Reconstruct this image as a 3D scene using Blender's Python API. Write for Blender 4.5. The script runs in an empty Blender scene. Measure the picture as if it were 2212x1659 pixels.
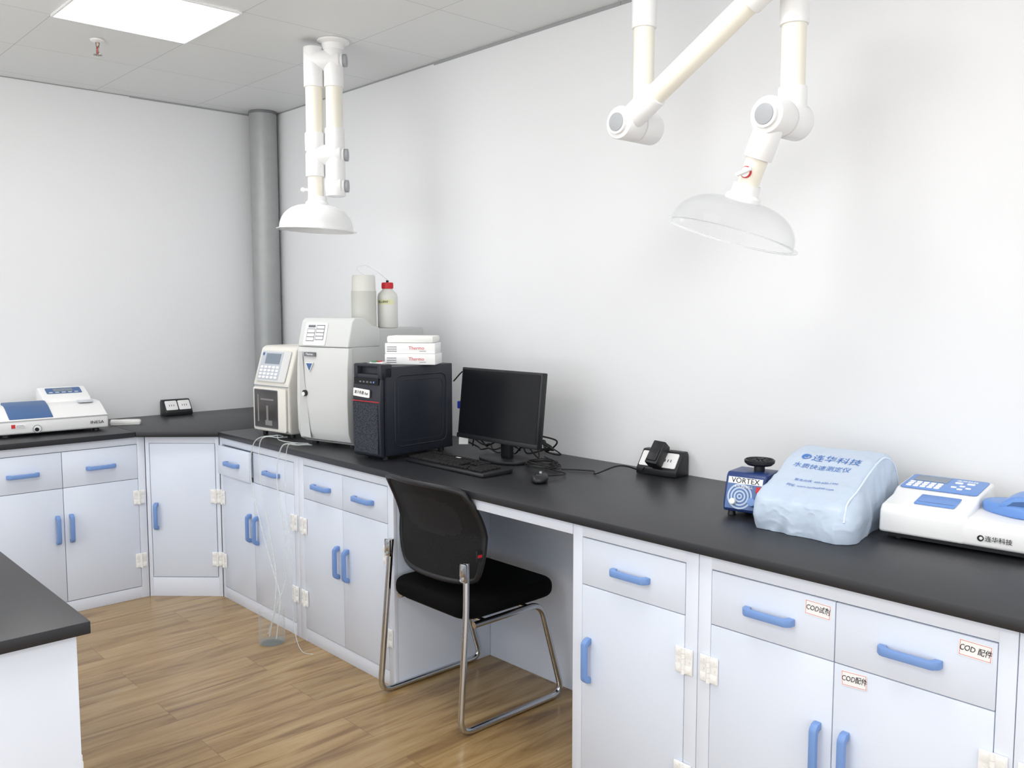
import bpy,bmesh,math,random
from mathutils import Vector as V, Matrix as M, noise
from mathutils.bvhtree import BVHTree
random.seed(7)
sc=bpy.context.scene; COL=sc.collection
try:
    sc.view_settings.view_transform='Standard'
except Exception: pass
YC,YF,YW,XL,XLC,ZC,CT=1.922,1.9034,2.6787,-5.097,-4.49,2.625,0.85

# ---------------- materials ----------------
def lin(c):
    return tuple(((x/255)/12.92 if x/255<=.04045 else ((x/255+.055)/1.055)**2.4) for x in c)
MC={}
def mat(name,rgb,rough=.5,metal=0,var=.03,scale=8,bump=0,bscale=200,trans=0,alpha=1,emis=0,coat=0,ior=1.45,spec=.5):
    if name in MC: return MC[name]
    m=bpy.data.materials.new(name); m.use_nodes=True; nt=m.node_tree; b=nt.nodes['Principled BSDF']
    c=lin(rgb)
    tc=nt.nodes.new('ShaderNodeTexCoord'); nz=nt.nodes.new('ShaderNodeTexNoise'); nz.inputs['Scale'].default_value=scale; nz.inputs['Detail'].default_value=3
    nt.links.new(tc.outputs['Object'],nz.inputs['Vector'])
    mx=nt.nodes.new('ShaderNodeMix'); mx.data_type='RGBA'
    mx.inputs[6].default_value=tuple(x*(1-var) for x in c)+(1,); mx.inputs[7].default_value=tuple(min(1,x*(1+var)) for x in c)+(1,)
    nt.links.new(nz.outputs['Fac'],mx.inputs[0]); nt.links.new(mx.outputs[2],b.inputs['Base Color'])
    b.inputs['Roughness'].default_value=rough; b.inputs['Metallic'].default_value=metal
    b.inputs['Transmission Weight'].default_value=trans; b.inputs['Alpha'].default_value=alpha; b.inputs['IOR'].default_value=ior
    b.inputs['Coat Weight'].default_value=coat; b.inputs['Specular IOR Level'].default_value=spec
    if emis:
        nt.links.new(mx.outputs[2],b.inputs['Emission Color']); b.inputs['Emission Strength'].default_value=emis
    if bump:
        n2=nt.nodes.new('ShaderNodeTexNoise'); n2.inputs['Scale'].default_value=bscale; nt.links.new(tc.outputs['Object'],n2.inputs['Vector'])
        bp=nt.nodes.new('ShaderNodeBump'); bp.inputs['Strength'].default_value=bump; bp.inputs['Distance'].default_value=.002
        nt.links.new(n2.outputs['Fac'],bp.inputs['Height']); nt.links.new(bp.outputs[0],b.inputs['Normal'])
    MC[name]=m; return m
WALL=mat('wall_paint',(231,232,234),.75,var=.012,scale=.8,bump=.05,bscale=60)
CAB=mat('cabinet_polypropylene',(219,227,241),.22,var=.008,scale=2)
CABE=mat('cabinet_edge',(223,229,241),.3,var=.005)
GAP=mat('gap_dark',(130,136,150),.8)
TOP=mat('worktop_black',(38,39,43),.38,var=.06,scale=30,bump=.06,bscale=400)
BLUE=mat('handle_blue',(116,150,206),.38,var=.02)
HINGE=mat('hinge_white',(240,240,238),.4,var=.01)
PIPEG=mat('pillar_grey',(164,166,166),.42,.25,var=.12,scale=14)
CREAM=mat('arm_pipe_cream',(235,231,218),.3,var=.01)
WHITE=mat('white_plastic',(236,236,236),.3,var=.008)
INSG=mat('instrument_grey',(196,198,197),.45,var=.015)
INSL=mat('instrument_light',(208,210,209),.42,var=.01)
CREAMI=mat('instrument_cream',(222,219,212),.4,var=.01)
BLK=mat('black_plastic',(27,28,32),.42,var=.08)
BLKG=mat('black_gloss',(16,18,22),.25,var=.05,spec=.35)
BLKM=mat('black_matte',(20,20,22),.7,var=.1)
CASE=mat('case_black',(34,38,48),.42,var=.05)
FAB=mat('black_fabric',(9,9,11),.95,var=.2,scale=120,bump=.5,bscale=700,spec=.15)
CHROME=mat('chrome',(205,207,210),.12,1,var=.02)
GREYK=mat('knob_grey',(158,161,165),.4,0,var=.04)
RED=mat('red_plastic',(200,38,48),.4)
BLK_INK=mat('ink_black',(25,25,28),.6)
BLUE_INK=mat('ink_blue',(70,118,190),.5)
RED_INK=mat('ink_red',(205,45,50),.5)
PINK_INK=mat('ink_pale_red',(214,104,106),.5)
GREY_INK=mat('ink_grey',(110,112,118),.5)
LCD=mat('display_glass',(120,132,145),.2,var=.05)
BTN=mat('button_light',(200,205,212),.4)
DBLUE=mat('deep_blue',(36,58,112),.35,var=.05)
MBLUE=mat('mid_blue',(104,146,212),.35,var=.03)
SBLUE=mat('slate_blue',(68,102,150),.35,var=.04)
STICK=mat('sticker_white',(242,242,242),.5,var=.005)
YEL=mat('label_yellow',(218,218,178),.5)
FOAM=mat('foam_white',(236,236,232),.8,var=.02)
TUBE=mat('tubing_clear',(222,230,230),.25,alpha=.45,var=.02)
CABLE=mat('cable_black',(18,18,20),.5)
VGA=mat('connector_blue',(40,60,170),.4)
BOT=mat('bottle_translucent',(196,196,190),.35,var=.02)
BOTL=mat('bottle_frosted',(218,218,213),.3,var=.01)
DARKW=mat('dark_window',(74,72,72),.12,var=.35,scale=14)
INNER=mat('inner_mechanism_grey',(128,128,126),.5,var=.1)
BRASS=mat('sprinkler_metal',(150,140,130),.3,.9)
CLOTH=mat('cloth_white',(236,236,233),.9,bump=.3,bscale=300)
def glass(name,rgb,fac,rough=.05,top=.5,pw=1.0):
    m=bpy.data.materials.new(name); m.use_nodes=True; nt=m.node_tree; nt.nodes.clear()
    o=nt.nodes.new('ShaderNodeOutputMaterial'); t=nt.nodes.new('ShaderNodeBsdfTransparent'); p=nt.nodes.new('ShaderNodeBsdfPrincipled')
    p.inputs['Base Color'].default_value=lin(rgb)+(1,); p.inputs['Roughness'].default_value=rough
    mx=nt.nodes.new('ShaderNodeMixShader'); lw=nt.nodes.new('ShaderNodeLayerWeight'); lw.inputs[0].default_value=.35
    pn=nt.nodes.new('ShaderNodeMath'); pn.operation='POWER'; pn.inputs[1].default_value=pw; nt.links.new(lw.outputs['Facing'],pn.inputs[0])
    mr=nt.nodes.new('ShaderNodeMapRange'); mr.inputs[3].default_value=fac; mr.inputs[4].default_value=min(1,fac+top)
    nt.links.new(pn.outputs[0],mr.inputs[0]); nt.links.new(mr.outputs[0],mx.inputs[0])
    nt.links.new(t.outputs[0],mx.inputs[1]); nt.links.new(p.outputs[0],mx.inputs[2]); nt.links.new(mx.outputs[0],o.inputs[0]); return m
CLEAR=glass('clear_plastic',(190,195,198),.03,top=.32,pw=2.2)
CLRIM=glass('clear_plastic_rim',(222,226,227),.32,.15,top=.3)
MILKY=glass('milky_plastic',(240,241,241),.86,.2)
GLASS=glass('beaker_glass',(205,214,212),.03,top=.35,pw=2.0)
MESHT=glass('open_mesh',(22,22,25),.88,.8)
def weave(name,c1,c2,scale):
    m=bpy.data.materials.new(name); m.use_nodes=True; nt=m.node_tree; b=nt.nodes['Principled BSDF']
    tc=nt.nodes.new('ShaderNodeTexCoord'); ck=nt.nodes.new('ShaderNodeTexVoronoi'); ck.inputs['Scale'].default_value=scale
    cr=nt.nodes.new('ShaderNodeValToRGB'); cr.color_ramp.elements[0].color=lin(c2)+(1,); cr.color_ramp.elements[1].color=lin(c1)+(1,)
    cr.color_ramp.elements[0].position=.25; cr.color_ramp.elements[1].position=.5
    nt.links.new(tc.outputs['Object'],ck.inputs[0]); nt.links.new(ck.outputs[0],cr.inputs[0]); nt.links.new(cr.outputs[0],b.inputs['Base Color']); b.inputs['Roughness'].default_value=.75; b.inputs['Specular IOR Level'].default_value=.3; return m
WEAVE=weave('chair_weave',(24,24,27),(8,8,9),260)
GRILL=weave('case_grille',(58,62,72),(16,17,20),170)
COVER=mat('dust_cover_fabric',(188,202,220),.36,var=.04,scale=6,bump=.06,bscale=40)
def floor_mat():
    m=bpy.data.materials.new('oak_plank_floor'); m.use_nodes=True; nt=m.node_tree; b=nt.nodes['Principled BSDF']; N=nt.nodes.new; L=nt.links.new
    tc=N('ShaderNodeTexCoord'); mp=N('ShaderNodeMapping'); mp.inputs['Rotation'].default_value=(0,0,math.pi/2); L(tc.outputs['Object'],mp.inputs[0])
    br=N('ShaderNodeTexBrick'); br.offset=.37; br.inputs['Scale'].default_value=1; br.inputs['Brick Width'].default_value=1.2; br.inputs['Row Height'].default_value=.19
    br.inputs['Mortar Size'].default_value=.0008; br.inputs['Color1'].default_value=(0,0,0,1); br.inputs['Color2'].default_value=(1,1,1,1); br.inputs['Mortar'].default_value=(.5,.5,.5,1)
    L(mp.outputs[0],br.inputs[0])
    mp2=N('ShaderNodeMapping'); mp2.inputs['Scale'].default_value=(1.0,10,1); L(mp.outputs[0],mp2.inputs[0])
    ad=N('ShaderNodeVectorMath'); ad.operation='ADD'; sc_=N('ShaderNodeVectorMath'); sc_.operation='SCALE'; sc_.inputs[3].default_value=9
    L(br.outputs['Color'],sc_.inputs[0]); L(mp2.outputs[0],ad.inputs[0]); L(sc_.outputs[0],ad.inputs[1])
    n1=N('ShaderNodeTexNoise'); n1.inputs['Scale'].default_value=1.6; n1.inputs['Detail'].default_value=7; n1.inputs['Roughness'].default_value=.6; n1.inputs['Distortion'].default_value=.9
    L(ad.outputs[0],n1.inputs[0])
    cr=N('ShaderNodeValToRGB'); e=cr.color_ramp.elements
    e[0].position=.26; e[0].color=lin((102,76,46))+(1,); e[1].position=.76; e[1].color=lin((184,158,114))+(1,)
    x=e.new(.40); x.color=lin((138,109,71))+(1,); x=e.new(.54); x.color=lin((163,134,91))+(1,)
    L(n1.outputs['Fac'],cr.inputs[0])
    mul=N('ShaderNodeMix'); mul.data_type='RGBA'; mul.blend_type='MULTIPLY'; mul.inputs[0].default_value=1
    mr=N('ShaderNodeMapRange'); mr.inputs[3].default_value=.92; mr.inputs[4].default_value=1.06; L(br.outputs['Color'],mr.inputs[0])
    L(cr.outputs[0],mul.inputs[6]); L(mr.outputs[0],mul.inputs[7])
    mx=N('ShaderNodeMix'); mx.data_type='RGBA'; mx.inputs[7].default_value=lin((116,90,58))+(1,); L(br.outputs['Fac'],mx.inputs[0]); L(mul.outputs[2],mx.inputs[6])
    L(mx.outputs[2],b.inputs['Base Color']); b.inputs['Roughness'].default_value=.22
    bp=N('ShaderNodeBump'); bp.inputs['Strength'].default_value=.08; bp.inputs['Distance'].default_value=.002; L(n1.outputs['Fac'],bp.inputs['Height']); L(bp.outputs[0],b.inputs['Normal'])
    return m
def ceil_mat():
    m=bpy.data.materials.new('ceiling_tile'); m.use_nodes=True; nt=m.node_tree; b=nt.nodes['Principled BSDF']; N=nt.nodes.new; L=nt.links.new
    tc=N('ShaderNodeTexCoord'); mp=N('ShaderNodeMapping'); mp.inputs['Location'].default_value=(3.905,-1.68+.545*8,0); L(tc.outputs['Object'],mp.inputs[0])
    br=N('ShaderNodeTexBrick'); br.offset=0; br.inputs['Scale'].default_value=1; br.inputs['Brick Width'].default_value=.545; br.inputs['Row Height'].default_value=.545; br.inputs['Mortar Size'].default_value=.0018; br.inputs['Mortar Smooth'].default_value=.3
    br.inputs['Color1'].default_value=lin((222,225,225))+(1,); br.inputs['Color2'].default_value=lin((224,227,227))+(1,); br.inputs['Mortar'].default_value=lin((180,183,185))+(1,)
    L(mp.outputs[0],br.inputs[0]); L(br.outputs['Color'],b.inputs['Base Color']); b.inputs['Roughness'].default_value=.5; return m
LIGHT=mat('light_diffuser',(255,255,255),.5,emis=14,var=0)

# ---------------- mesh builder ----------------
def TR(x=0,y=0,z=0,rz=0,rx=0,ry=0):
    return M.Translation((x,y,z))@M.Rotation(math.radians(rz),4,'Z')@M.Rotation(math.radians(ry),4,'Y')@M.Rotation(math.radians(rx),4,'X')
def PT(o,xd,yd):
    x=V(xd).normalized(); y=V(yd); y=(y-x*y.dot(x)).normalized(); z=x.cross(y)
    m=M((x,y,z)).transposed().to_4x4(); m.translation=V(o); return m
def rrect(x0,x1,y0,y1,r,n=5):
    P=[]
    for cx,cy,a in((x1-r,y1-r,0),(x0+r,y1-r,90),(x0+r,y0+r,180),(x1-r,y0+r,270)):
        for i in range(n+1):
            t=math.radians(a+90*i/n); P.append((cx+r*math.cos(t),cy+r*math.sin(t)))
    return P
def fillet(pts,r,n=6):
    pts=[V(p) for p in pts]; out=[pts[0]]
    for i in range(1,len(pts)-1):
        a,b,c=pts[i-1],pts[i],pts[i+1]; d1=(a-b);d2=(c-b); rr=min(r,d1.length*.48,d2.length*.48)
        p=b+d1.normalized()*rr; q=b+d2.normalized()*rr
        for k in range(n+1):
            t=k/n; out.append(p*(1-t)**2+b*2*t*(1-t)+q*t*t)
    out.append(pts[-1]); return out
def catmull(pts,n=8):
    P=[V(p) for p in pts]; P=[P[0]*2-P[1]]+P+[P[-1]*2-P[-2]]; out=[]
    for i in range(1,len(P)-2):
        for k in range(n):
            t=k/n; out.append(.5*((2*P[i])+(-P[i-1]+P[i+1])*t+(2*P[i-1]-5*P[i]+4*P[i+1]-P[i+2])*t*t+(-P[i-1]+3*P[i]-3*P[i+1]+P[i+2])*t**3))
    out.append(P[-2]); return out
class B:
    def __init__(s): s.bm=bmesh.new(); s.mats=[]; s.mi=0
    def m(s,mt):
        if mt not in s.mats: s.mats.append(mt)
        s.mi=s.mats.index(mt); return s
    def add(s,t,T=None,recalc=True,keep=False):
        if recalc: bmesh.ops.recalc_face_normals(t,faces=t.faces[:])
        T=T or M.Identity(4); mp={}
        for v in t.verts: mp[v]=s.bm.verts.new(T@v.co)
        for f in t.faces:
            try: g=s.bm.faces.new([mp[v] for v in f.verts])
            except ValueError: continue
            g.material_index=f.material_index if keep else s.mi; g.smooth=True
        t.free(); return s
    def box(s,x0,x1,y0,y1,z0,z1,bev=0,T=None,seg=2):
        t=bmesh.new(); bmesh.ops.create_cube(t,size=1,matrix=M.Translation(((x0+x1)/2,(y0+y1)/2,(z0+z1)/2))@M.Diagonal((abs(x1-x0),abs(y1-y0),abs(z1-z0),1)))
        if bev: bmesh.ops.bevel(t,geom=t.edges[:],offset=bev,segments=seg,profile=.5,affect='EDGES')
        return s.add(t,T)
    def prism(s,pts,ax,a,b,bev=0,T=None,seg=2,sub=0,disp=None):
        t=bmesh.new()
        def mk(p,h): return {'x':(h,p[0],p[1]),'y':(p[0],h,p[1]),'z':(p[0],p[1],h)}[ax]
        A=[t.verts.new(mk(p,a)) for p in pts]; Bv=[t.verts.new(mk(p,b)) for p in pts]; n=len(pts)
        t.faces.new(A); t.faces.new(Bv[::-1])
        for i in range(n): t.faces.new([A[i],A[(i+1)%n],Bv[(i+1)%n],Bv[i]])
        bmesh.ops.recalc_face_normals(t,faces=t.faces[:])
        if bev:
            es=[e for e in t.edges if len(e.link_faces)==2 and e.calc_face_angle(0)>.35]
            bmesh.ops.bevel(t,geom=es,offset=bev,segments=seg,profile=.5,affect='EDGES')
        if sub:
            bmesh.ops.triangulate(t,faces=[f for f in t.faces if len(f.verts)>4])
            bmesh.ops.subdivide_edges(t,edges=t.edges[:],cuts=sub,use_grid_fill=True)
        if disp:
            for v in t.verts: v.co=disp(v.co)
        return s.add(t,T)
    def cyl(s,p0,p1,r0,r1=None,n=28,bev=0,T=None):
        p0=V(p0);p1=V(p1); d=p1-p0; r1=r0 if r1 is None else r1
        t=bmesh.new(); bmesh.ops.create_cone(t,cap_ends=True,segments=n,radius1=r0,radius2=r1,depth=d.length)
        if bev:
            es=[e for e in t.edges if any(len(f.verts)>4 for f in e.link_faces)]
            bmesh.ops.bevel(t,geom=es,offset=bev,segments=2,profile=.5,affect='EDGES')
        Q=M.Translation((p0+p1)/2)@d.to_track_quat('Z','Y').to_matrix().to_4x4()
        return s.add(t,(T or M.Identity(4))@Q)
    def lathe(s,prof,n=40,T=None,closed=False):
        t=bmesh.new(); rings=[]
        for r,z in prof:
            rings.append([t.verts.new((r*math.cos(2*math.pi*i/n),r*math.sin(2*math.pi*i/n),z)) for i in range(n)] if r>1e-6 else [t.verts.new((0,0,z))])
        for k in range(len(rings)-1 if not closed else len(rings)):
            a=rings[k];b=rings[(k+1)%len(rings)]
            for i in range(n):
                j=(i+1)%n
                if len(a)==1 and len(b)==1: break
                if len(a)==1: t.faces.new([a[0],b[i],b[j]])
                elif len(b)==1: t.faces.new([a[i],a[j],b[0]])
                else: t.faces.new([a[i],a[j],b[j],b[i]])
        return s.add(t,T)
    def tube(s,pts,r,n=10,T=None,closed=False):
        P=[V(p) for p in pts]; t=bmesh.new(); rings=[]; up=None; N=len(P)
        for i,p in enumerate(P):
            if closed: tg=(P[(i+1)%N]-P[i-1])
            else: tg=(P[min(i+1,N-1)]-P[max(i-1,0)])
            tg.normalize()
            if up is None:
                up=V((0,0,1)) if abs(tg.z)<.9 else V((1,0,0))
            up=(up-tg*up.dot(tg)); up.normalize(); sd=tg.cross(up)
            rings.append([t.verts.new(p+up*r*math.cos(2*math.pi*k/n)+sd*r*math.sin(2*math.pi*k/n)) for k in range(n)])
        for i in range(N if closed else N-1):
            a=rings[i];b=rings[(i+1)%N]
            for k in range(n): t.faces.new([a[k],a[(k+1)%n],b[(k+1)%n],b[k]])
        if not closed: t.faces.new(rings[0]); t.faces.new(rings[-1][::-1])
        return s.add(t,T)
    def sph(s,c,r,T=None,sz=(1,1,1)):
        t=bmesh.new(); bmesh.ops.create_uvsphere(t,u_segments=20,v_segments=12,radius=r)
        return s.add(t,(T or M.Identity(4))@M.Translation(c)@M.Diagonal((*sz,1)))
    def text(s,body,size,T,align='CENTER',ex=.0003,shear=0,w=1,jit=0):
        c=bpy.data.curves.new('t','FONT'); c.body=body; c.size=size; c.extrude=ex; c.align_x=align; c.align_y='CENTER'; c.shear=shear; c.resolution_u=3
        o=bpy.data.objects.new('t',c); COL.objects.link(o); bpy.context.view_layer.update()
        me=bpy.data.meshes.new_from_object(o.evaluated_get(bpy.context.evaluated_depsgraph_get()))
        t=bmesh.new(); t.from_mesh(me); bpy.data.objects.remove(o); bpy.data.meshes.remove(me); bpy.data.curves.remove(c)
        if jit:
            for v in t.verts:
                k=noise.noise_vector(V((v.co.x*110,v.co.y*110,body.__len__()*3.3))); k2=noise.noise_vector(V((v.co.x*45,7,body.__len__()*1.7)))
                v.co.x+=k.x*jit+k2.x*jit*.8; v.co.y+=k.y*jit+k2.y*jit*1.6
        return s.add(t,T@M.Diagonal((w,1,1,1)),recalc=False)
    def wrap(s,bvh,nrm,off=.0014):
        nrm=V(nrm).normalized()
        for v in s.bm.verts:
            h=bvh.ray_cast(v.co+nrm*.08,-nrm)
            if h[0] is not None: v.co=h[0]+nrm*off
        return s
    def make(s,name,parent=None,T=None,label=None,angle=35,pre=None):
        me=bpy.data.meshes.new(name); s.bm.to_mesh(me); s.bm.free()
        if pre is not None: me.transform(pre)
        for mt in s.mats: me.materials.append(mt)
        try: me.set_sharp_from_angle(angle=math.radians(angle))
        except Exception: pass
        o=bpy.data.objects.new(name,me); COL.objects.link(o)
        if parent: o.parent=parent
        if T is not None: o.matrix_local=T
        if label: o['label']=label
        return o
def thing(name,label,cat,x=0,y=0,z=0,rz=0,group=None):
    e=bpy.data.objects.new(name,None); COL.objects.link(e); e.empty_display_size=.05
    e.location=(x,y,z); e.rotation_euler=(0,0,math.radians(rz)); e['label']=label; e['category']=cat
    if group: e['group']=group
    return e
def top(o,label,cat,group=None):
    o['label']=label;o['category']=cat
    if group:o['group']=group
    return o
def struct(o): o['kind']='structure'; return o

# ---------------- room ----------------
struct(B().m(floor_mat()).box(XL-.1,3.2,-3.2,YW+.1,-.1,0).make('floor'))
struct(B().m(ceil_mat()).box(XL-.1,3.2,-3.2,YW+.1,ZC,ZC+.1).make('ceiling'))
struct(B().m(WALL).box(XL-.1,XL,-3.2,YW+.1,0,ZC).make('wall_left'))
struct(B().m(WALL).box(XL,3.2,YW,YW+.1,0,ZC).make('wall_back'))
TRIM=mat('ceiling_gap_shade_grey',(160,162,164),.8)  # trim strips whose grey also paints in the shadow line under the ceiling
b=B().m(TRIM)
x=XL+.02
while x<3.1:
    l=random.uniform(.5,1.4); b.box(x,min(x+l,3.15),YW-.003,YW-.0005,ZC-random.choice([.006,.008,.013]),ZC-.0005); x+=l+.002
struct(b.make('trim_1'))
b=B().m(TRIM); y=-3
while y<YW-.05:
    l=random.uniform(.5,1.2); b.box(XL+.0005,XL+.003,y,min(y+l,YW-.02),ZC-random.choice([.004,.006,.008]),ZC-.0005); y+=l+.002
struct(b.make('trim_2'))
c=thing('pillar','round grey metal-clad column standing in the room corner','pillar',-4.975,2.592,CT+.001)
B().m(PIPEG).cyl((0,0,0),(0,0,ZC-CT-.018),.08,n=48).make('shaft',c)
B().m(mat('pillar_cap_dark',(120,122,124),.5)).lathe([(.0,ZC-CT-.018),(.083,ZC-CT-.018),(.083,ZC-CT-.008),(.081,ZC-CT-.002),(0,ZC-CT-.002)]).make('cap',c)

def clight(x,y):
    e=thing('ceiling_light','square white flush LED panel glowing in the ceiling','light',x,y,ZC-.001,0,'ceiling light panels')
    b=B().m(WHITE); w=.272
    for a in((-w,w,-w,-w+.008),(-w,w,w-.008,w),(-w,-w+.008,-w+.008,w-.008),(w-.008,w,-w+.008,w-.008)): b.box(a[0],a[1],a[2],a[3],-.009,0)
    b.make('frame',e)
    B().m(LIGHT).box(-w+.009,w-.009,-w+.009,w-.009,-.006,-.001).make('diffuser',e)
for lx,ly in((-3.632,1.402),(-3.632,-.778),(-1.452,1.402),(-1.452,-.778),(.728,1.402),(.728,-.778),(-1.452,-2.6),(-3.632,-2.6)): clight(lx,ly)
e=thing('sprinkler','small metal fire sprinkler head hanging from the ceiling','sprinkler',-4.13,1.38,ZC-.001)
B().m(WHITE).lathe([(0,0),(.03,0),(.028,-.006),(.012,-.012),(0,-.012)],n=24).make('flange',e)
b=B().m(BRASS).cyl((0,0,-.012),(0,0,-.03),.009,.007,n=14)
for sx in(-1,1): b.tube(fillet([(sx*.006,0,-.028),(sx*.016,0,-.036),(sx*.012,0,-.056),(0,0,-.062)],.006),.0022,8)
b.m(RED).cyl((0,0,-.03),(0,0,-.058),.002,n=10).m(BRASS)
for i in range(10):
    a=i*.628; b.box(.004,.019,-.003,.003,-.065,-.0635,T=M.Rotation(a,4,'Z'))
b.cyl((0,0,-.062),(0,0,-.066),.008,n=16); b.make('deflector',e)

# ---------------- worktops ----------------
g=.0008
def worktop(pts,label):
    o=B().m(TOP).prism(pts,'z',CT-.026,CT,bev=.0025).make('worktop'); return top(o,label,'worktop')
worktop([(-4.20+g,YF),(.6,YF),(.6,YW-g),(-4.20+g,YW-g)],'long matte black laboratory worktop along the white wall')
worktop([(XLC+.021,1.60+g),(-4.20-g,YF),(-4.20-g,YW-g),(XL+g,YW-g),(XL+g,1.60+g)],'matte black corner worktop piece with an angled front edge')
worktop([(XLC+.021,-.62),(XLC+.021,1.60-g),(XL+g,1.60-g),(XL+g,-.62)],'matte black worktop over pale cabinets on the short wall')
worktop([(-3.6,-.2),(-1.822,-.2),(-1.822,.552),(-3.6,.552)],'black worktop of the separate island bench')

# ---------------- cabinets ----------------
L2=.07
hp=[(-L2,0),(-L2+.002,-.016),(-L2+.012,-.027),(-L2+.02,-.029),(L2-.02,-.029),(L2-.012,-.027),(L2-.002,-.016),(L2,0),(L2-.019,0),(L2-.02,-.008),(L2-.026,-.015),(-L2+.026,-.015),(-L2+.02,-.008),(-L2+.019,0)]
_h=B().m(BLUE).prism(hp,'z',-.0095,.0095,bev=.003).make('handle'); HM=_h.data; bpy.data.objects.remove(_h)
b=B().m(HINGE)
for sx in(-1,1):
    b.box(sx*.004,sx*.028,-.004,0,-.036,.036,.0015)
    b.box(sx*.004,sx*.026,-.006,-.0035,-.034,-.012,.001); b.box(sx*.004,sx*.026,-.006,-.0035,.012,.034,.001)
    for zz in(-.025,0,.025): b.cyl((sx*.017,-.0062,zz),(sx*.017,-.0075,zz),.0035,n=10)
for k,zz in enumerate((-.036,-.0215,-.007,.0075,.022)): b.cyl((0,-.006,zz),(0,-.006,zz+.0138),.006,n=12)
_h=b.make('hinge'); NM=_h.data; bpy.data.objects.remove(_h)
def put(me,name,par,T):
    o=bpy.data.objects.new(name,me); COL.objects.link(o); o.parent=par; o.matrix_local=T; return o
def cabinet(x,y,rz,w,depth,draws,doors,label,sl=.03,sr=.03,body=None,z1=CT-.027,pl=.06,grp='laboratory base cabinets',inner=0):
    e=thing('base_cabinet',label,'cabinet',x,y,0,rz,grp); R0=M.Rotation(math.radians(inner),4,'Z')
    b=B().m(CAB)
    if body: b.prism(body,'z',0,z1)
    else: b.box(.0005,w-.0005,.0185,depth,0,z1,.001)
    b.m(CABE).box(.0005,sl-.0005,.001,.0185,0,z1,.001).box(w-sr+.0005,w-.0005,.001,.0185,0,z1,.001)
    b.box(sl-.001,w-sr+.001,.002,.0185,.7865,z1,.001).box(sl-.001,w-sr+.001,.002,.0185,0,pl-.002,.001)
    b.m(GAP).box(sl,w-sr,.0150,.0183,pl-.004,.787)
    b.make('body',e,pre=R0)
    for (a,c,z0,zt,op) in draws:
        bb=B().m(CAB).box(a+.0012,c-.0012,-op,.014-op,z0+.0012,zt-.0012,.0012)
        if op: bb.m(CABE).box(a+.02,c-.02,.014-op,.016,z0+.02,zt-.02)
        d=bb.make('drawer',e); put(HM,'handle',d,M.Translation(((a+c)/2,-op,(z0+zt)/2-.005)))
    for (a,c,z0,zt,hx,hs) in doors:
        d=B().m(CAB).box(a+.0012,c-.0012,0,.014,z0+.0012,zt-.0012,.0012).make('door',e,T=R0)
        put(HM,'handle',d,M.Translation((hx,0,.415))@M.Rotation(math.pi/2,4,'Y'))
        if hs is not None:
            for zz in(.518,.195): put(NM,'hinge',d,M.Translation((hs,-.001,zz)))
    return e
dl='pale blue-white laboratory cabinet with blue handles'
def std(x0,x1,label,a0,am,a1,z0=.64,op=0,rz=0,y=YC,depth=.74,X=None):
    ox=x0 if X is None else X
    return cabinet(ox,y,rz,x1-x0,depth,[(a0-x0,am-x0,z0,.785,op),(am-x0,a1-x0,z0,.785,0)],
      [(a0-x0,am-x0,.06,z0,am-x0-.035,a0-x0-.001),(am-x0,a1-x0,.06,z0,am-x0+.035,a1-x0+.001)],label,sl=a0-x0,sr=x1-a1)
A=std(-4.226,-3.446,dl+', one drawer slightly open',-4.20,-3.868,-3.485,op=.022)
std(-3.445,-2.732,dl+', beside the knee space',-3.402,-3.088,-2.77)
cabinet(-1.80,YC,0,.455,.74,[(.039,.414,.642,.785,0)],[(.039,.414,.06,.642,.039+.03,.415)],'narrow pale cabinet with one drawer and one door',sl=.039,sr=.041)
D=std(-1.344,-.575,dl+' and handwritten stickers',-1.304,-.962,-.612)
std(-.574,.195,dl+' at the run end',-.535,-.19,.155)
def lstd(y0,y1,a0,am,a1):
    cabinet(XLC,y0,90,y1-y0,.6,[(a0-y0,am-y0,.612,.785,0),(am-y0,a1-y0,.612,.785,0)],
      [(a0-y0,am-y0,.06,.612,am-y0-.03,a0-y0-.001),(am-y0,a1-y0,.06,.612,am-y0+.03,a1-y0+.001)],dl+' under the short worktop',sl=a0-y0,sr=y1-a1)
lstd(.89,1.650,.925,1.262,1.612)
lstd(.12,.889,.155,.50,.85)
ang=math.degrees(math.atan2(.27,.26)); w=math.hypot(.26,.27)
Ti=TR(-4.49,1.651,0,ang).inverted()
cabinet(-4.49,1.651,0,w,.3,[],[(.022,w-.022,.10,.786,.05,w-.021)],'angled corner cabinet with a single pale door',sl=.02,sr=.02,
   body=[((Ti@V((p[0],p[1],0))).x,(Ti@V((p[0],p[1],0))).y+.012) for p in [(-4.478,1.663),(-4.242,1.908),(-4.2375,2.64),(-5.07,2.64),(-5.07,1.668)]],pl=.10,inner=ang)
e=thing('island_bench','white island bench cabinet with a plain end panel','cabinet',-1.845,.53,0,180)
b=B().m(CAB).box(0,1.7,.016,.70,0,CT-.027,.002); b.m(CABE).box(-.004,0,.0,.70,0,CT-.027,.001); b.make('body',e)
for k in range(3):
    a=.04+k*.42; d=B().m(CAB).box(a,a+.41,0,.014,.06,.785,.0015).make('door',e); put(HM,'handle',d,M.Translation((a+(.37 if k%2 else .04),0,.415))@M.Rotation(math.pi/2,4,'Y'))
    if k==0:
        for zz in(.518,.195): put(NM,'hinge',d,M.Translation((a-.004,-.001,zz)))
e=thing('knee_space_panel','pale blue-white back panel and apron closing the knee space','panel',-2.7315,YC,0)
B().m(CAB).box(0.001,.929,.49,.50,0,CT-.027).make('back_panel',e)
B().m(CABE).box(.001,.929,.002,.02,.785,CT-.027,.001).make('apron_rail',e)

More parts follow.
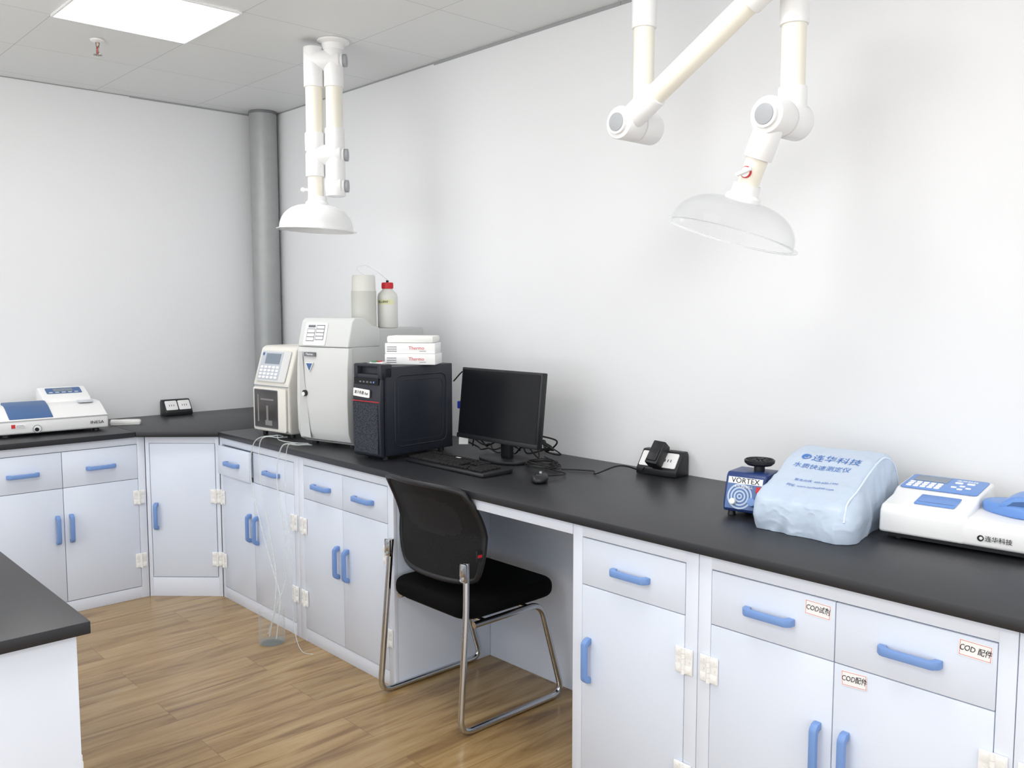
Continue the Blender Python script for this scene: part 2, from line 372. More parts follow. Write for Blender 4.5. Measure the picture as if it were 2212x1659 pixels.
def sticker(x,z,txt,w=.066,h=.036,rot=-2):
    T=TR(x,YC-.0006,z)@M.Rotation(math.pi/2,4,'X')@M.Rotation(math.radians(rot),4,'Z')
    b=B().m(STICK).prism(rrect(-w/2,w/2,-h/2,h/2,.004),'z',0,.0004,T=T)
    b.m(PINK_INK)
    for q in((-w/2+.002,w/2-.002,-h/2+.002,-h/2+.0030),(-w/2+.002,w/2-.002,h/2-.0030,h/2-.002),(-w/2+.002,-w/2+.0030,-h/2+.002,h/2-.002),(w/2-.0030,w/2-.002,-h/2+.002,h/2-.002)): b.box(q[0],q[1],q[2],q[3],.0004,.0006,T=T)
    b.m(BLK_INK).text(txt,.0172,T@M.Translation((0,0,.0008)),shear=.2,w=.82,jit=.0011)
    top(b.make('label_sticker'),'white sticker with red border and handwriting on the pale cabinet front','label','handwritten cabinet stickers')
sticker(-1.006,.755,'COD试剂'); sticker(-.655,.757,'COD 配件'); sticker(-.912,.612,'COD配件',.062,.036,3)

# ---------------- fume arms ----------------
def dome(b,T,R,h,neck,rim):
    mm=b.mats[b.mi]; pr=[(neck,h)]; n=14
    def pro(t,o):
        a=t*math.pi/2; return (neck+.010+(R-neck-.016)*math.sin(a)-o,(h-.010)*math.cos(a)**.92+.003-o)
    for i in range(n+1): pr.append(pro(i/n,0))
    for i in range(n,-1,-1):
        q_=pro(i/n,.0018); pr.append((max(neck-.001,q_[0]),max(.001,q_[1])))
    pr.append((neck-.002,h)); b.lathe(pr,n=56,T=T,closed=True)
    b.m(rim).lathe([(R-.007,.0025),(R+.007,.0015),(R+.007,-.001),(R-.007,-.001)],n=56,T=T,closed=True)
def seg(b,p0,p1,r=.033,c0=0,c1=0,cr=.039):
    p0=V(p0);p1=V(p1); d=(p1-p0).normalized(); L=(p1-p0).length
    b.m(CREAM).cyl(p0,p1,r,n=32)
    if c0: b.m(WHITE).cyl(p0-d*.0,p0+d*c0,cr,n=32,bev=.003)
    if c1: b.m(WHITE).cyl(p1-d*c1,p1,cr,n=32,bev=.003)
e=thing('extraction_arm','cream and white jointed fume extraction arm with clear dome hood','fume extractor',-1.815,2.25,ZC-.001)
O=V((-1.815,2.25,ZC-.001))
def q(x,y,z): return V((x,y,z))-O
yn,yf=2.155,2.25
b=B().m(WHITE).lathe([(0,0),(.075,0),(.075,-.006),(.045,-.014),(.042,-.03),(0,-.03)]); b.make('ceiling_flange',e)
b=B(); seg(b,q(-1.815,yf,ZC-.02),q(-1.815,yf,2.07),c0=.27); b.make('drop_pipe',e)
def joint(b,x,z,y0=2.105,y1=2.30,r=.050):
    b.m(WHITE).cyl(q(x,y0+.014,z),q(x,(y0+y1)/2-.001,z),r,n=36,bev=.006).cyl(q(x,(y0+y1)/2+.001,z),q(x,y1-.014,z),r,n=36,bev=.006)
    b.cyl(q(x,y0+.004,z),q(x,y0+.02,z),.036,n=32,bev=.002).m(GREYK).cyl(q(x,y0+.001,z),q(x,y0+.008,z),.028,n=24,bev=.002).cyl(q(x,y1-.014,z),q(x,y1,z),.028,n=24,bev=.002)
J1=(-1.805,2.03);J2=(-1.292,2.34);J3=(-1.297,1.975)
b=B();joint(b,*J1);b.make('elbow_joint',e)
b=B();seg(b,q(J1[0],yn,J1[1]),q(J2[0],yn,J2[1]),c0=.135,c1=.10);b.make('upper_pipe',e)
b=B();joint(b,*J2);b.make('elbow_joint',e)
b=B();seg(b,q(J2[0]-.005,yf,J2[1]),q(J3[0],yf,J3[1]),c0=.11,c1=.09);b.make('lower_pipe',e)
b=B();joint(b,*J3);b.make('elbow_joint',e)
ax=V((-.42,0,-1)).normalized(); j3=V((J3[0],yn,J3[1])); pe=j3+ax*.222
b=B();seg(b,j3-O,pe-O,r=.030,c0=.115);b.make('hood_pipe',e)
kn=j3+ax*.155
b=B().m(RED).cyl(kn-O+V((0,-.028,0)),kn-O+V((0,-.034,0)),.016,n=24).m(WHITE).cyl(kn-O+V((0,-.033,0)),kn-O+V((0,-.037,0)),.0135,n=24)
b.box(-.024,.024,-.048,-.036,-.005,.005,.003,T=M.Translation(kn-O)@M.Rotation(math.radians(-15),4,'Y')); b.make('damper_knob',e)
axh=V((-.36,0,-1)).normalized(); hc=pe+axh*.108
Th=M.Translation(hc-O)@(-axh).to_track_quat('Z','Y').to_matrix().to_4x4()
B().m(WHITE).lathe([(.030,.143),(.037,.143),(.039,.118),(.048,.110),(.050,.098),(.030,.096)],T=Th,closed=True).make('hood_collar',e)
b=B().m(CLEAR);dome(b,Th,.180,.105,.042,CLRIM);b.make('dome_hood',e,label='clear plastic dome hood')
c=V((.68,.733,0)); Pr=V((-3.45,2.14,0)); Pl=Pr-c*.088
e=thing('extraction_arm','white and cream fume extraction arm folded down with milky white hood','fume extractor',Pr.x,Pr.y,ZC-.001)
O=V((Pr.x,Pr.y,ZC-.001))
def q2(P,z): return V((P.x,P.y,z))-O
B().m(WHITE).lathe([(0,0),(.070,0),(.070,-.008),(.05,-.016),(.045,-.04),(0,-.04)]).make('ceiling_flange',e)
def hj(b,z,P0=Pl,P1=Pr,knob=True,r=.045):
    a=q2(P0,z);d=q2(P1,z)
    b.m(WHITE).cyl(a-c*.03,d+c*.03,r,n=32,bev=.006).cyl(d+c*.028,d+c*.042,.034,n=28,bev=.002)
    if knob: b.m(GREYK).cyl(d+c*.04,d+c*.058,.027,n=24,bev=.002)
b=B();seg(b,q2(Pr,ZC-.03),q2(Pr,2.15),r=.037,c0=.17,c1=.10,cr=.043);b.make('drop_pipe',e)
b=B();seg(b,q2(Pl,2.595),q2(Pl,2.15),r=.037,c0=.17,c1=.08,cr=.043);b.make('upper_pipe',e)
b=B();hj(b,2.54);b.make('elbow_joint',e)
b=B();hj(b,2.135);b.make('elbow_joint',e)
b=B();hj(b,2.0,Pr-c*.01,Pr);b.m(WHITE).cyl(q2(Pr,2.13),q2(Pr,1.955),.044,n=32,bev=.006);b.make('elbow_joint',e)
b=B();seg(b,q2(Pl,2.14),q2(Pl,1.93),r=.034,c0=.10,cr=.042);b.make('hood_pipe',e)
b=B().m(WHITE).cyl(q2(Pl,1.985)-c*.03,q2(Pl,1.985)-c*.055,.006,n=12).sph(q2(Pl,1.985)-c*.058,.010);b.make('damper_knob',e)
Th=M.Translation(q2(Pl,1.806))@M.Rotation(math.radians(2.5),4,V((-.733,.68,0)))
B().m(WHITE).lathe([(.033,.150),(.040,.150),(.041,.130),(.05,.122),(.052,.108),(.033,.106)],T=Th,closed=True).make('hood_collar',e)
b=B().m(MILKY);dome(b,Th,.168,.118,.042,MILKY);b.make('dome_hood',e,label='milky white dome hood')

# ---------------- autosampler ----------------
e=thing('laboratory_analyzer','small off-white instrument with keypad, screen and dark window door','instrument',-3.995,2.0,CT+.001,7)
w=.28
b=B().m(CREAMI).prism([(0.012,.018),(.0,.03),(0,.235),(-.004,.25),(.05,.42),(.07,.432),(.30,.432),(.32,.415),(.32,.018)],'x',0,w,bev=.010,seg=3)
b.m(BLK)
for fx in(.03,w-.03):
    for fy in(.04,.28): b.cyl((fx,fy,0),(fx,fy,.02),.012,n=14)
b.m(GAP).box(.004,w-.004,-.006,.01,.2415,.2445); b.make('body',e)
b=B().m(CREAMI).prism(rrect(.010,w-.010,.028,.236,.012),'y',-.012,-.0005,bev=.003); b.m(GREY_INK).prism(rrect(.022,w-.070,.042,.226,.006),'y',-.0135,-.012)
b.m(DARKW).prism(rrect(.026,w-.074,.046,.222,.005),'y',-.0145,-.0135)
b.m(INNER).box(.05,.06,-.0152,-.0145,.07,.20).box(.11,.165,-.0152,-.0145,.056,.080).box(.12,.135,-.0152,-.0145,.08,.15).box(.075,.18,-.0152,-.0145,.175,.183); b.make('door',e)
T=PT((0,-.0045,.25),(1,0,0),(0,.054,.17))
b=B().m(INSL).prism(rrect(.025,w-.025,.012,.165,.01),'z',.001,.007,bev=.002,T=T); b.m(mat('panel_grey',(184,189,199),.4)).box(.035,.20,.022,.158,.007,.008,T=T)
b.m(LCD).box(.07,.185,.10,.15,.008,.0095,T=T); b.m(SBLUE).sph((.045,.147,.009),.008,T=T,sz=(1,1,.3))
b.m(WHITE)
for i in range(5):
    for j in range(4): b.prism(rrect(.045+i*.031,.067+i*.031,.028+j*.0165,.039+j*.0165,.004,3),'z',.008,.0105,T=T)
b.make('control_panel',e)
# ---------------- ion chromatograph ----------------
e=thing('laboratory_analyzer','tall light grey chromatography instrument with tilted display panel','instrument',-3.572,2.005,CT+.001,12)
w=.315; BT=.522
b=B().m(INSG).prism([(0.03,.015),(.02,.44),(.03,.45),(.09,.51),(.12,.53),(.18,BT),(.49,BT),(.50,BT-.015),(.50,.015)],'x',.002,w-.002,bev=.006,seg=3)
b.m(BLK)
for fx in(.04,w-.04):
    for fy in(.06,.45): b.cyl((fx,fy,0),(fx,fy,.018),.014,n=14)
b.m(GREY_INK).box(w-.0035,w-.001,.10,.14,.28,.36)
b.make('body',e)
b=B().m(INSL).prism([(.028,.02),(.008,.03),(-.006,.07),(-.010,.2),(-.006,.35),(.002,.4405),(.028,.4405)],'x',-.002,w+.002,bev=.004,seg=3)
b.m(INSG).prism([(0.02,.04),(.085,.037),(.05,.30),(.038,.42),(.02,.42)],'y',-.0105,-.0095)
b.m(BLK).cyl((.055,-.018,.235),(.055,-.008,.235),.014,n=20).m(WHITE).cyl((.052,-.021,.232),(.052,-.017,.232),.009,n=16)
b.m(WHITE).prism([(.06,.372),(.11,.372),(.085,.33)],'y',-.0125,-.008).m(SBLUE).prism([(.066,.369),(.105,.369),(.085,.336)],'y',-.0135,-.0125)
b.m(GREY_INK).box(.05,.12,-.010,-.003,.40,.418)
b.m(STICK).text('Thermo',.014,TR(.085,-.0105,.409)@M.Rotation(math.pi/2,4,'X'))
b.m(GREY_INK).text('Dionex',.012,TR(.05,-.003,.055)@M.Rotation(math.pi/2,4,'X')).text('ICS-900',.012,TR(.055,-.0035,.040)@M.Rotation(math.pi/2,4,'X'))
b.make('door',e)
b=B().m(INSL).prism([(.02,.4415),(-.001,.4425),(.028,.555),(.045,.570),(.10,.570),(.15,.538),(.20,BT+.003),(.20,.4415)],'x',-.001,w+.001,bev=.006,seg=3)
T=PT((0,-.001,.4425),(1,0,0),(0,.029,.1125))
b.m(WHITE).prism(rrect(.035,.175,.006,.108,.008),'z',.0005,.004,T=T).m(mat('panel_pale',(222,224,228),.4)).box(.043,.168,.012,.102,.004,.0045,T=T)
b.m(GREY_INK).box(.055,.10,.086,.097,.0045,.005,T=T).box(.052,.102,.024,.080,.0045,.005,T=T).box(.108,.16,.03,.097,.0045,.005,T=T)
b.m(STICK)
for j in range(3): b.box(.055,.099,.027+j*.018,.041+j*.018,.005,.0056,T=T)
for j in range(4): b.box(.111,.157,.033+j*.016,.045+j*.016,.005,.0056,T=T)
b.make('display_module',e)
zt=CT+.001+BT+.0005
e=thing('reagent_bottle','tall beige translucent jug with straight sides on the instrument','bottle',-3.398,2.244,zt+.001,12)
b=B().m(BOT).lathe([(0,0),(.052,0),(.056,.005),(.056,.165),(0,.165)],n=36); b.m(BOTL).lathe([(0,.165),(.054,.165),(.052,.230),(.048,.236),(0,.236)],n=36); b.make('body',e)
e=thing('reagent_bottle','translucent white bottle with red screw cap and yellow label','bottle',-3.376,2.358,zt+.001,40)
B().m(BOTL).lathe([(0,0),(.043,0),(.046,.006),(.046,.14),(.042,.155),(.024,.172),(.022,.178),(0,.178)],n=32).make('body',e)
b=B().m(RED).cyl((0,0,.176),(0,0,.205),.026,n=32,bev=.003)
for i in range(20): b.box(.0255,.0268,-.0012,.0012,.179,.200,T=M.Rotation(i*math.pi/10,4,'Z'))
b.m(CABLE).cyl((0,0,.205),(0,0,.215),.006,n=10); b.make('cap',e)
b=B().m(YEL); t=bmesh.new(); n=14; pv=None
for i in range(n+1):
    a=math.radians(-150+i*110/n); x,y=.0466*math.cos(a),.0466*math.sin(a); v=(t.verts.new((x,y,.105)),t.verts.new((x,y,.128)))
    if pv: t.faces.new((pv[0],v[0],v[1],pv[1]))
    pv=v
b.add(t); T0=TR(0,0,.1165)@M.Rotation(math.radians(-8),4,'Z')@M.Translation((0,-.0474,0))@M.Rotation(math.pi/2,4,'X')
b.m(BLK_INK).text('ELUENT',.0135,T0); b.make('label',e)
top(B().m(TUBE).tube(catmull([(-3.398,2.244,zt+.2385),(-3.43,2.23,zt+.270),(-3.41,2.27,zt+.280),(-3.39,2.32,zt+.25),(-3.376,2.358,zt+.2185)],10),.0012,8).make('thin_tubing'),'thin clear tubing looped between the bottle tops','tube')

# ---------------- computer tower ----------------
e=thing('computer_tower','black tower computer case with red stripe and handwritten sticker','computer',-3.098,2.005,CT+.001,5.7)
w=.172;h=.385
b=B().m(CASE).box(.003,w-.003,.006,.385,.016,h-.008,.003)
b.m(BLK)
for fx in(.03,w-.03):
    for fy in(.03,.34): b.cyl((fx,fy,0),(fx,fy,.017),.014,n=14)
b.make('case_body',e)
b=B().m(CASE).prism([(.0,.008),(-.02,.02),(-.024,.22),(-.018,.30),(-.012,.34),(.0,.34)],'x',0,w,bev=.004)
b.box(0,.025,-.016,.045,.33,h+.004,.006).box(w-.025,w,-.016,.045,.33,h+.004,.006).box(.02,w-.02,-.016,.0,.378,h+.004,.003).box(.0,w,-.014,.0,.325,.348,.003).box(.02,w-.02,.03,.045,.33,h+.002,.003)
b.m(BLKM).box(.02,w-.02,.0,.03,.34,.35)
b.m(GRILL).prism([(.012,.03),(w-.012,.03),(w-.012,.225),(.012,.235)],'y',-.0262,-.0235)
b.m(RED).box(.004,w-.004,-.0262,-.022,.237,.2400)
b.m(BLKG).box(.01,w-.01,-.0215,-.012,.306,.332)
b.m(GREY_INK)
for i in range(4): b.box(.045+i*.022,.057+i*.022,-.0225,-.0214,.314,.320)
b.m(MBLUE).cyl((.135,-.0214,.317),(.135,-.0228,.317),.004,n=10)
T=TR(.065,-.026,.272)@M.Rotation(math.pi/2,4,'X')@M.Rotation(math.radians(-3),4,'Z')
b.m(STICK).prism(rrect(-.05,.05,-.016,.016,.004),'z',0,.004,T=T).m(BLK_INK).text('离子色谱 Ant',.0155,T@M.Translation((0,0,.0045)),shear=.2,w=.95,jit=.0009)
b.make('front_bezel',e)
b=B().m(CASE).box(w-.0025,w,.01,.38,.02,h-.012,.001)
def oct(y0,y1,z0,z1,r): return rrect(y0,y1,z0,z1,r,2)
oo=oct(.055,.345,.05,.34,.03)
b.tube([(w,p[0],p[1]) for p in oo],.003,6,closed=True); b.tube([(w,p[0],p[1]) for p in oct(.075,.325,.07,.32,.03)],.0014,6,closed=True)
b.make('side_panel',e)
zt2=CT+h-.008+.002
def tbox(x,y,z,wd,dp,ht,rz,mt,label,txt):
    e=thing('cardboard_box' if txt else 'foam_block',label,'box' if txt else 'packaging',x,y,z,rz)
    B().m(mt).box(-wd/2,wd/2,-dp/2,dp/2,0,ht,.002 if txt else .008).make('carton' if txt else 'block',e)
    if txt:
        b=B(); T=TR(.028,-dp/2-.0006,ht*.52)@M.Rotation(math.pi/2,4,'X'); b.m(RED_INK).text('Thermo',.020,T)
        b.m(GREY_INK).text('SCIENTIFIC',.006,TR(.055,-dp/2-.0006,ht*.22)@M.Rotation(math.pi/2,4,'X'))
        for j in range(3): b.box(-wd/2+.008,-wd/2+.05,-dp/2-.0006,-dp/2,.008+j*.009,.011+j*.009)
        b.make('lettering',e)
tbox(-3.028,2.245,zt2,.215,.13,.045,39,STICK,'flat white carton with red lettering on the computer case',1)
tbox(-3.035,2.248,zt2+.046,.212,.13,.043,41,STICK,'flat white carton with red lettering stacked on another',1)
tbox(-3.035,2.250,zt2+.090,.200,.12,.029,38,FOAM,'white foam packaging block on top of the cartons',0)
top(B().m(STICK).box(-.03,.03,-.02,.02,0,.012,.002).m(mat('small_green',(90,150,110),.5)).box(-.02,.0,-.022,-.0,.012,.018,.001).m(RED).box(.004,.012,-.015,.02,.012,.017,.001).make('small_packet',T=TR(-3.06,2.085,zt2+.001,30)),'small white packet with coloured bits on the computer case','packaging')

# ---------------- monitor ----------------
e=thing('computer_monitor','black widescreen monitor with dark blank screen','monitor',-2.612,2.375,CT+.001,0)
tm=TR(.0,-.02,.222,rx=-6)
b=B().m(BLK).box(-.238,.238,-.006,.022,-.146,.146,.004,T=tm).box(-.16,.16,.02,.045,-.10,.09,.01,T=tm)
b.m(BLK).box(-.238,.238,-.010,-.005,-.146,-.128,.001,T=tm); b.make('housing',e)
B().m(BLKG).box(-.228,.228,-.0075,-.0055,-.126,.137,T=tm).make('screen',e)
b=B().m(BLK).box(-.028,.028,.012,.035,.01,.14,.005); b.make('stand_column',e)
B().m(BLK).prism([(x*.125,y*.085+.01) for x,y in [(math.cos(a*math.pi/16),math.sin(a*math.pi/16)) for a in range(32)]],'z',0,.012,bev=.003).make('stand_base',e)
e=thing('keyboard','black full-size computer keyboard on the worktop','keyboard',-2.635,2.155,CT+.001,-1)
b=B().m(BLK).prism([(-.073,0),(-.073,.010),(-.066,.014),(.066,.020),(.073,.016),(.073,0)],'x',-.243,.243,bev=.003); b.make('case',e)
b=B().m(BLKM)
def keys(x0,cols,y0,rows,sx=.0198,sy=.0196):
    for r in range(rows):
        for cc in range(cols):
            x=x0+cc*sx; y=y0+r*sy; z=.0145+(y+.066)*.0455
            b.box(x,x+sx-.003,y,y+sy-.0035,z,z+.008,.0015,seg=1)
keys(-.233,15,-.040,4); keys(-.233,15,.047,1); keys(.073,3,.006,2); keys(.073,3,.047,1); keys(.0928,1,-.040,1); keys(.073,3,-.0596,1); keys(.142,4,-.0596,5); 
xx=-.233
for ww in (.027,.021,.023,.119,.022,.02,.026,.026):
    b.box(xx,xx+ww,-.0596,-.0436,.0148,.0228,.0015,seg=1); xx+=ww+.003
b.make('keys',e)
B().m(STICK).box(-.045,-.02,.03,.04,.0285,.029).make('key_sticker',e)
e=thing('computer_mouse','small black computer mouse beside the keyboard','mouse',-2.208,2.185,CT+.001,38)
b=B().m(BLK).prism([(.030*math.cos(a)*(1-.08*math.sin(a)),.05*math.sin(a)) for a in [i*math.pi/14 for i in range(28)]],'z',0,.030,bev=.012,seg=4,disp=lambda v:V((v.x,v.y,v.z*(1-.35*((v.y-.005)/.05)**2))))
b.make('shell',e); B().m(GREYK).cyl((-.004,.022,.0262),(.004,.022,.0262),.007,n=16).make('scroll_wheel',e)
B().m(GREY_INK).text('acer',.012,TR(0,-.02,.0275,rz=0)).make('lettering',e)
# ---------------- sockets ----------------
def socket(x,y,rz,w,label,plug):
    e=thing('bench_socket',label,'socket',x,y,CT+.001,rz)
    pr=[(0,0),(0,.022),(.050,.088),(.082,.088),(.09,.075),(.09,0)]
    B().m(BLK).prism(pr,'x',-w/2,w/2,bev=.003).make('housing',e)
    T=PT((0,0,.022),(1,0,0),(0,.050,.066))
    for k in((-1,1)):
        cx=k*w*.235; hw=w*.215
        b=B().m(WHITE).prism(rrect(cx-hw,cx+hw,.010,.072,.006),'z',.0,.006,bev=.0015,T=T)
        b.m(BLK)
        for dx in(-.012,.0,.012): b.box(cx+dx-.0015,cx+dx+.0015,.034,.045,.006,.0064,T=T)
        b.make('socket_plate',e)
    if plug:
        b=B().m(BLK).box(-.026,.026,.0,.095,.008,.052,.005,T=T@M.Rotation(math.radians(-4),4,'Z')).box(-.02,.02,.01,.06,.052,.058,.003,T=T@M.Rotation(math.radians(-4),4,'Z')); b.make('plug_adapter',e)
socket(-1.998,2.575,6,.170,'black wedge-shaped double bench socket with plugged adapter',True)
socket(-4.985,2.035,88,.155,'black wedge-shaped double bench socket with white plates',False)

# ---------------- cables ----------------
def cable(pts,r,label,mt=CABLE,name='cable'):
    b=B().m(mt).tube(catmull(pts,8),r,8)
    return top(b.make(name),label,'cable')
Z=CT+.005
pts=[(-2.215,2.235,Z+.01),(-2.22,2.33,Z+.004),(-2.36,2.36,Z+.004)]
for k in range(4):
    for i in range(8):
        a=i*math.pi/4+k*.5; pts.append((-2.385+(.062-.006*k+.01*random.random())*math.cos(a)*1.2,2.375+(.05+.008*random.random())*math.sin(a),Z+.004+.006*k+.005*random.random()))
pts+=[(-2.45,2.50,Z+.004),(-2.55,2.55,Z)]
cable(pts,.0024,'coiled black mouse cable behind the keyboard')
cable([(-2.31,2.40,Z),(-2.25,2.44,Z),(-2.20,2.46,Z),(-2.16,2.43,Z),(-2.10,2.47,Z+.03),(-2.07,2.50,Z+.03),(-2.05,2.55,Z+.012),(-2.03,2.55,Z+.025)],.0028,'thin black power cable running to the bench socket')
for k in range(5):
    p=[(-2.93+.01*k,2.405,CT+.06+.05*k)]
    for i in range(9): p.append((-2.86+.05*i+random.uniform(-.02,.02),2.45+.022*k+random.uniform(-.015,.03),CT+.012+.006*k+abs(random.gauss(0,.026))))
    p.append((-2.62+.02*k,2.46,CT+.11))
    cable(p,.003+.0004*(k%3),'tangled black computer cable behind the monitor')
cable([(-2.960,2.405,CT+.30),(-2.92,2.43,CT+.345),(-2.88,2.45,CT+.33),(-2.85,2.46,CT+.22),(-2.87,2.45,CT+.10),(-2.90,2.46,CT+.02)],.003,'black cable looping from the computer to the monitor')
b=B().m(VGA).box(-.012,.012,-.02,.02,-.016,.016,.003).cyl((0,.02,0),(0,.035,0),.006,n=10)
top(b.make('cable_connector',T=TR(-2.925,2.425,CT+.20)),'blue video cable connector at the back of the computer','connector')
b=B().m(STICK).box(-.02,.02,-.001,.001,-.03,.03); top(b.make('paper_tag',T=TR(-2.90,2.41,CT+.062,rz=45,rx=-20)),'small white paper tag among the cables','tag')

# ---------------- vortex mixer ----------------
e=thing('vortex_mixer','dark blue vortex mixer with swirl front panel and black platform','mixer',-1.482,2.235,CT+.001,10)
w=.125
b=B().m(DBLUE).prism([(0,.014),(0,.04),(.022,.118),(.032,.128),(.13,.128),(.165,.1),(.175,.014)],'x',0,w,bev=.006,seg=3)
b.m(BLK)
for fx in(.02,w-.02):
    for fy in(.02,.15): b.cyl((fx,fy,0),(fx,fy,.016),.012,.009,n=16)
b.make('body',e)
T=PT((0,-.0005,.04),(1,0,0),(0,.022,.078))
PSW=mat('panel_swirl_pale',(184,200,222),.4); PDK=mat('panel_swirl_dark',(84,112,162),.4)
b=B().m(PDK).box(.008,w-.008,-.016,.078,0,.0015,T=T)
b.m(STICK).box(.010,w-.010,.058,.077,.0015,.002,T=T)
for k,rr in enumerate((.038,.033,.028,.023,.018,.013,.008,.004)):
    b.m(PSW if k%2==0 else PDK)
    b.cyl((.050,.021,.0014+.0002*k),(.050,.021,.0016+.0002*k),rr,n=32,T=T)
b.m(BLK_INK).text('VORTEX',.0225,T@M.Translation((w/2,.067,.0022)),w=1.0,ex=.0006); b.m(STICK).text('KYLIN-BELL',.011,T@M.Translation((.060,.050,.0036)))
b.make('front_panel',e)
B().m(BLUE).cyl((.092,.008,.0015),(.092,.008,.016),.014,.012,n=20,T=T,bev=.001).make('speed_knob',e)
B().m(WHITE).cyl((.033,.004,.003),(.033,.004,.014),.010,.009,n=20,T=T,bev=.001).make('switch_knob',e)
B().m(RED).box(.098,.118,.036,.054,.0015,.006,.001,T=T).make('power_switch',e)
b=B().m(BLK).cyl((.075,.09,.127),(.075,.09,.145),.016,n=20).lathe([(0,.145),(.036,.145),(.044,.152),(.045,.160),(.041,.163),(.038,.158),(0,.156)],n=36,T=TR(.075,.09,0))
for i in range(12): b.box(.012,.040,-.0018,.0018,.156,.161,T=TR(.075,.09,0)@M.Rotation(i*math.pi/6,4,'Z'))
b.make('platform',e)

# ---------------- covered instrument ----------------
e=thing('covered_instrument','instrument under a pale blue wrinkled dust cover with blue lettering','instrument',-1.338,2.162,CT+.001,3)
w=.258; Dp=.385
def Hy(y):
    P=[(-.02,.088),(.0,.098),(.05,.122),(.12,.155),(.22,.196),(.30,.209),(.36,.199),(.42,.16)]
    for (a,ha),(c_,hc_) in zip(P,P[1:]):
        if y<=c_: return ha+(hc_-ha)*max(0,(y-a))/(c_-a)
    return P[-1][1]
t=bmesh.new(); bmesh.ops.create_cube(t,size=2); bmesh.ops.subdivide_edges(t,edges=t.edges[:],cuts=60,use_grid_fill=True)
for v in t.verts:
    p=v.co.copy(); n7=(abs(p.x)**8+abs(p.y)**8+abs(max(p.z,-.4))**8)**(1/8); s=1/max(n7,1e-4)
    qx,qy,qz=p.x*s,p.y*s,p.z
    if p.z>0: qz=p.z*s
    y=(qy+1)/2*Dp; hgt=Hy(y); zz=(min(1,max(-1,qz))+1)/2
    z=zz*hgt; k=1-zz
    x=(qx*(.5+.030*math.sin(k*2.6)))*w+w/2
    y=Dp/2+(y-Dp/2)*(1+.05*math.sin(k*2.6))
    if qx>.2 and qy<0: x+=.032*(qx-.2)*math.sin(min(1,k*1.4)*math.pi*.6)*min(1,-qy*1.4)
    P=V((x,y,z))
    w1=noise.noise_vector(P*6)*.035
    def rid(f,o,zs=1.0):
        Q=P+w1; n_=noise.noise(V((Q.x*f+o,Q.y*f+o*2,Q.z*f*zs)))
        return math.exp(-(n_*4.5)**2)
    amp=.35+.75*min(1,k*1.6)
    d=.009*noise.noise(P*6+V((3,1,2)))+.0075*amp*rid(9,1,.45)+.0042*amp*rid(17,4,.5)+.0012*rid(40,7)
    nrm=V((qx**5,qy**5,max(0,qz)**5)); nrm=nrm.normalized() if nrm.length>1e-3 else V((0,0,1))
    P=P+nrm*(d-.006)
    P.z-= .010*math.sin(max(0,min(1,x/w))*math.pi)*math.sin(max(0,min(1,y/Dp))*math.pi)*zz*.6
    P.z=max(P.z,.0)
    if zz<.001: P.z=0
    v.co=P
bmesh.ops.recalc_face_normals(t,faces=t.faces[:]); bv=BVHTree.FromBMesh(t)
b=B().m(COVER); b.add(t); b.make('dust_cover',e,angle=80)
T=PT((0,.015,.112),(1,0,0),(0,.22,.088)); NRM=T.to_3x3()@V((0,0,1))
b=B().m(BLUE_INK).text('连华科技',.036,T@M.Translation((.150,.200,.012)),ex=0).text('水质快速测定仪',.024,T@M.Translation((.125,.155,.012)),ex=0)
b.text('服务热线: 400-600-1992',.0125,T@M.Translation((.140,.085,.012)),ex=0).text('网址: www.lianhuakeji.com',.0125,T@M.Translation((.135,.055,.012)),ex=0)
t=bmesh.new()
for ro,ri,ox in((.014,.008,.002),(.005,0,.004)):
    N_=28; A=[t.verts.new((.060+ro*math.cos(6.2832*i/N_),.202+ro*math.sin(6.2832*i/N_),.012)) for i in range(N_)]
    if ri:
        Bq=[t.verts.new((.060+ox+ri*math.cos(6.2832*i/N_),.202-ox+ri*math.sin(6.2832*i/N_),.012)) for i in range(N_)]
        for i in range(N_): t.faces.new([A[i],A[(i+1)%N_],Bq[(i+1)%N_],Bq[i]])
    else: t.faces.new(A)
b.add(t,T); b.wrap(bv,NRM); b.make('lettering',e)
b=B().m(mat('piping_pale',(214,226,240),.4)); pp=[]
for y,z in((-.01,.06),(.02,.115),(.08,.14),(.16,.17),(.24,.198),(.30,.202),(.36,.16),(.385,.08)):
    h_=bv.find_nearest(V((w+.01,y,z))); pp.append(h_[0]+h_[1]*.001)
b.tube(catmull(pp,6),.0028,8).make('piping',e)

# ---------------- photometer ----------------
e=thing('photometer','white benchtop photometer with blue keypad panel and blue lid','instrument',-1.046,2.314,CT+.001,5)
W=.47
b=B().m(BLK).box(.02,W-.02,.02,.25,.006,.022)
for fx in(.04,W-.04):
    for fy in(.04,.24): b.cyl((fx,fy,0),(fx,fy,.008),.013,n=14)
b.make('base',e)
b=B().m(WHITE).prism([(0,.018),(.004,.075),(.016,.092),(.10,.106),(.13,.122),(.26,.137),(.275,.128),(.28,.018)],'x',0,.215,bev=.008,seg=3)
b.prism([(0,.018),(.004,.07),(.016,.084),(.14,.094),(.25,.098),(.272,.088),(.28,.018)],'x',.195,W,bev=.01,seg=3); b.make('body',e)
T=PT((0,.13,.1225),(1,0,0),(0,.13,.015))
b=B().m(MBLUE).prism(rrect(.010,.207,-.006,.124,.010),'z',.0,.0022,bev=.0006,T=T); b.m(LCD).box(.025,.112,.066,.115,.0022,.0032,T=T)
b.m(STICK)
for i in range(5):
    for j in range(3): b.prism(rrect(.022+i*.018,.036+i*.018,.006+j*.018,.019+j*.018,.003,3),'z',.0022,.004,T=T)
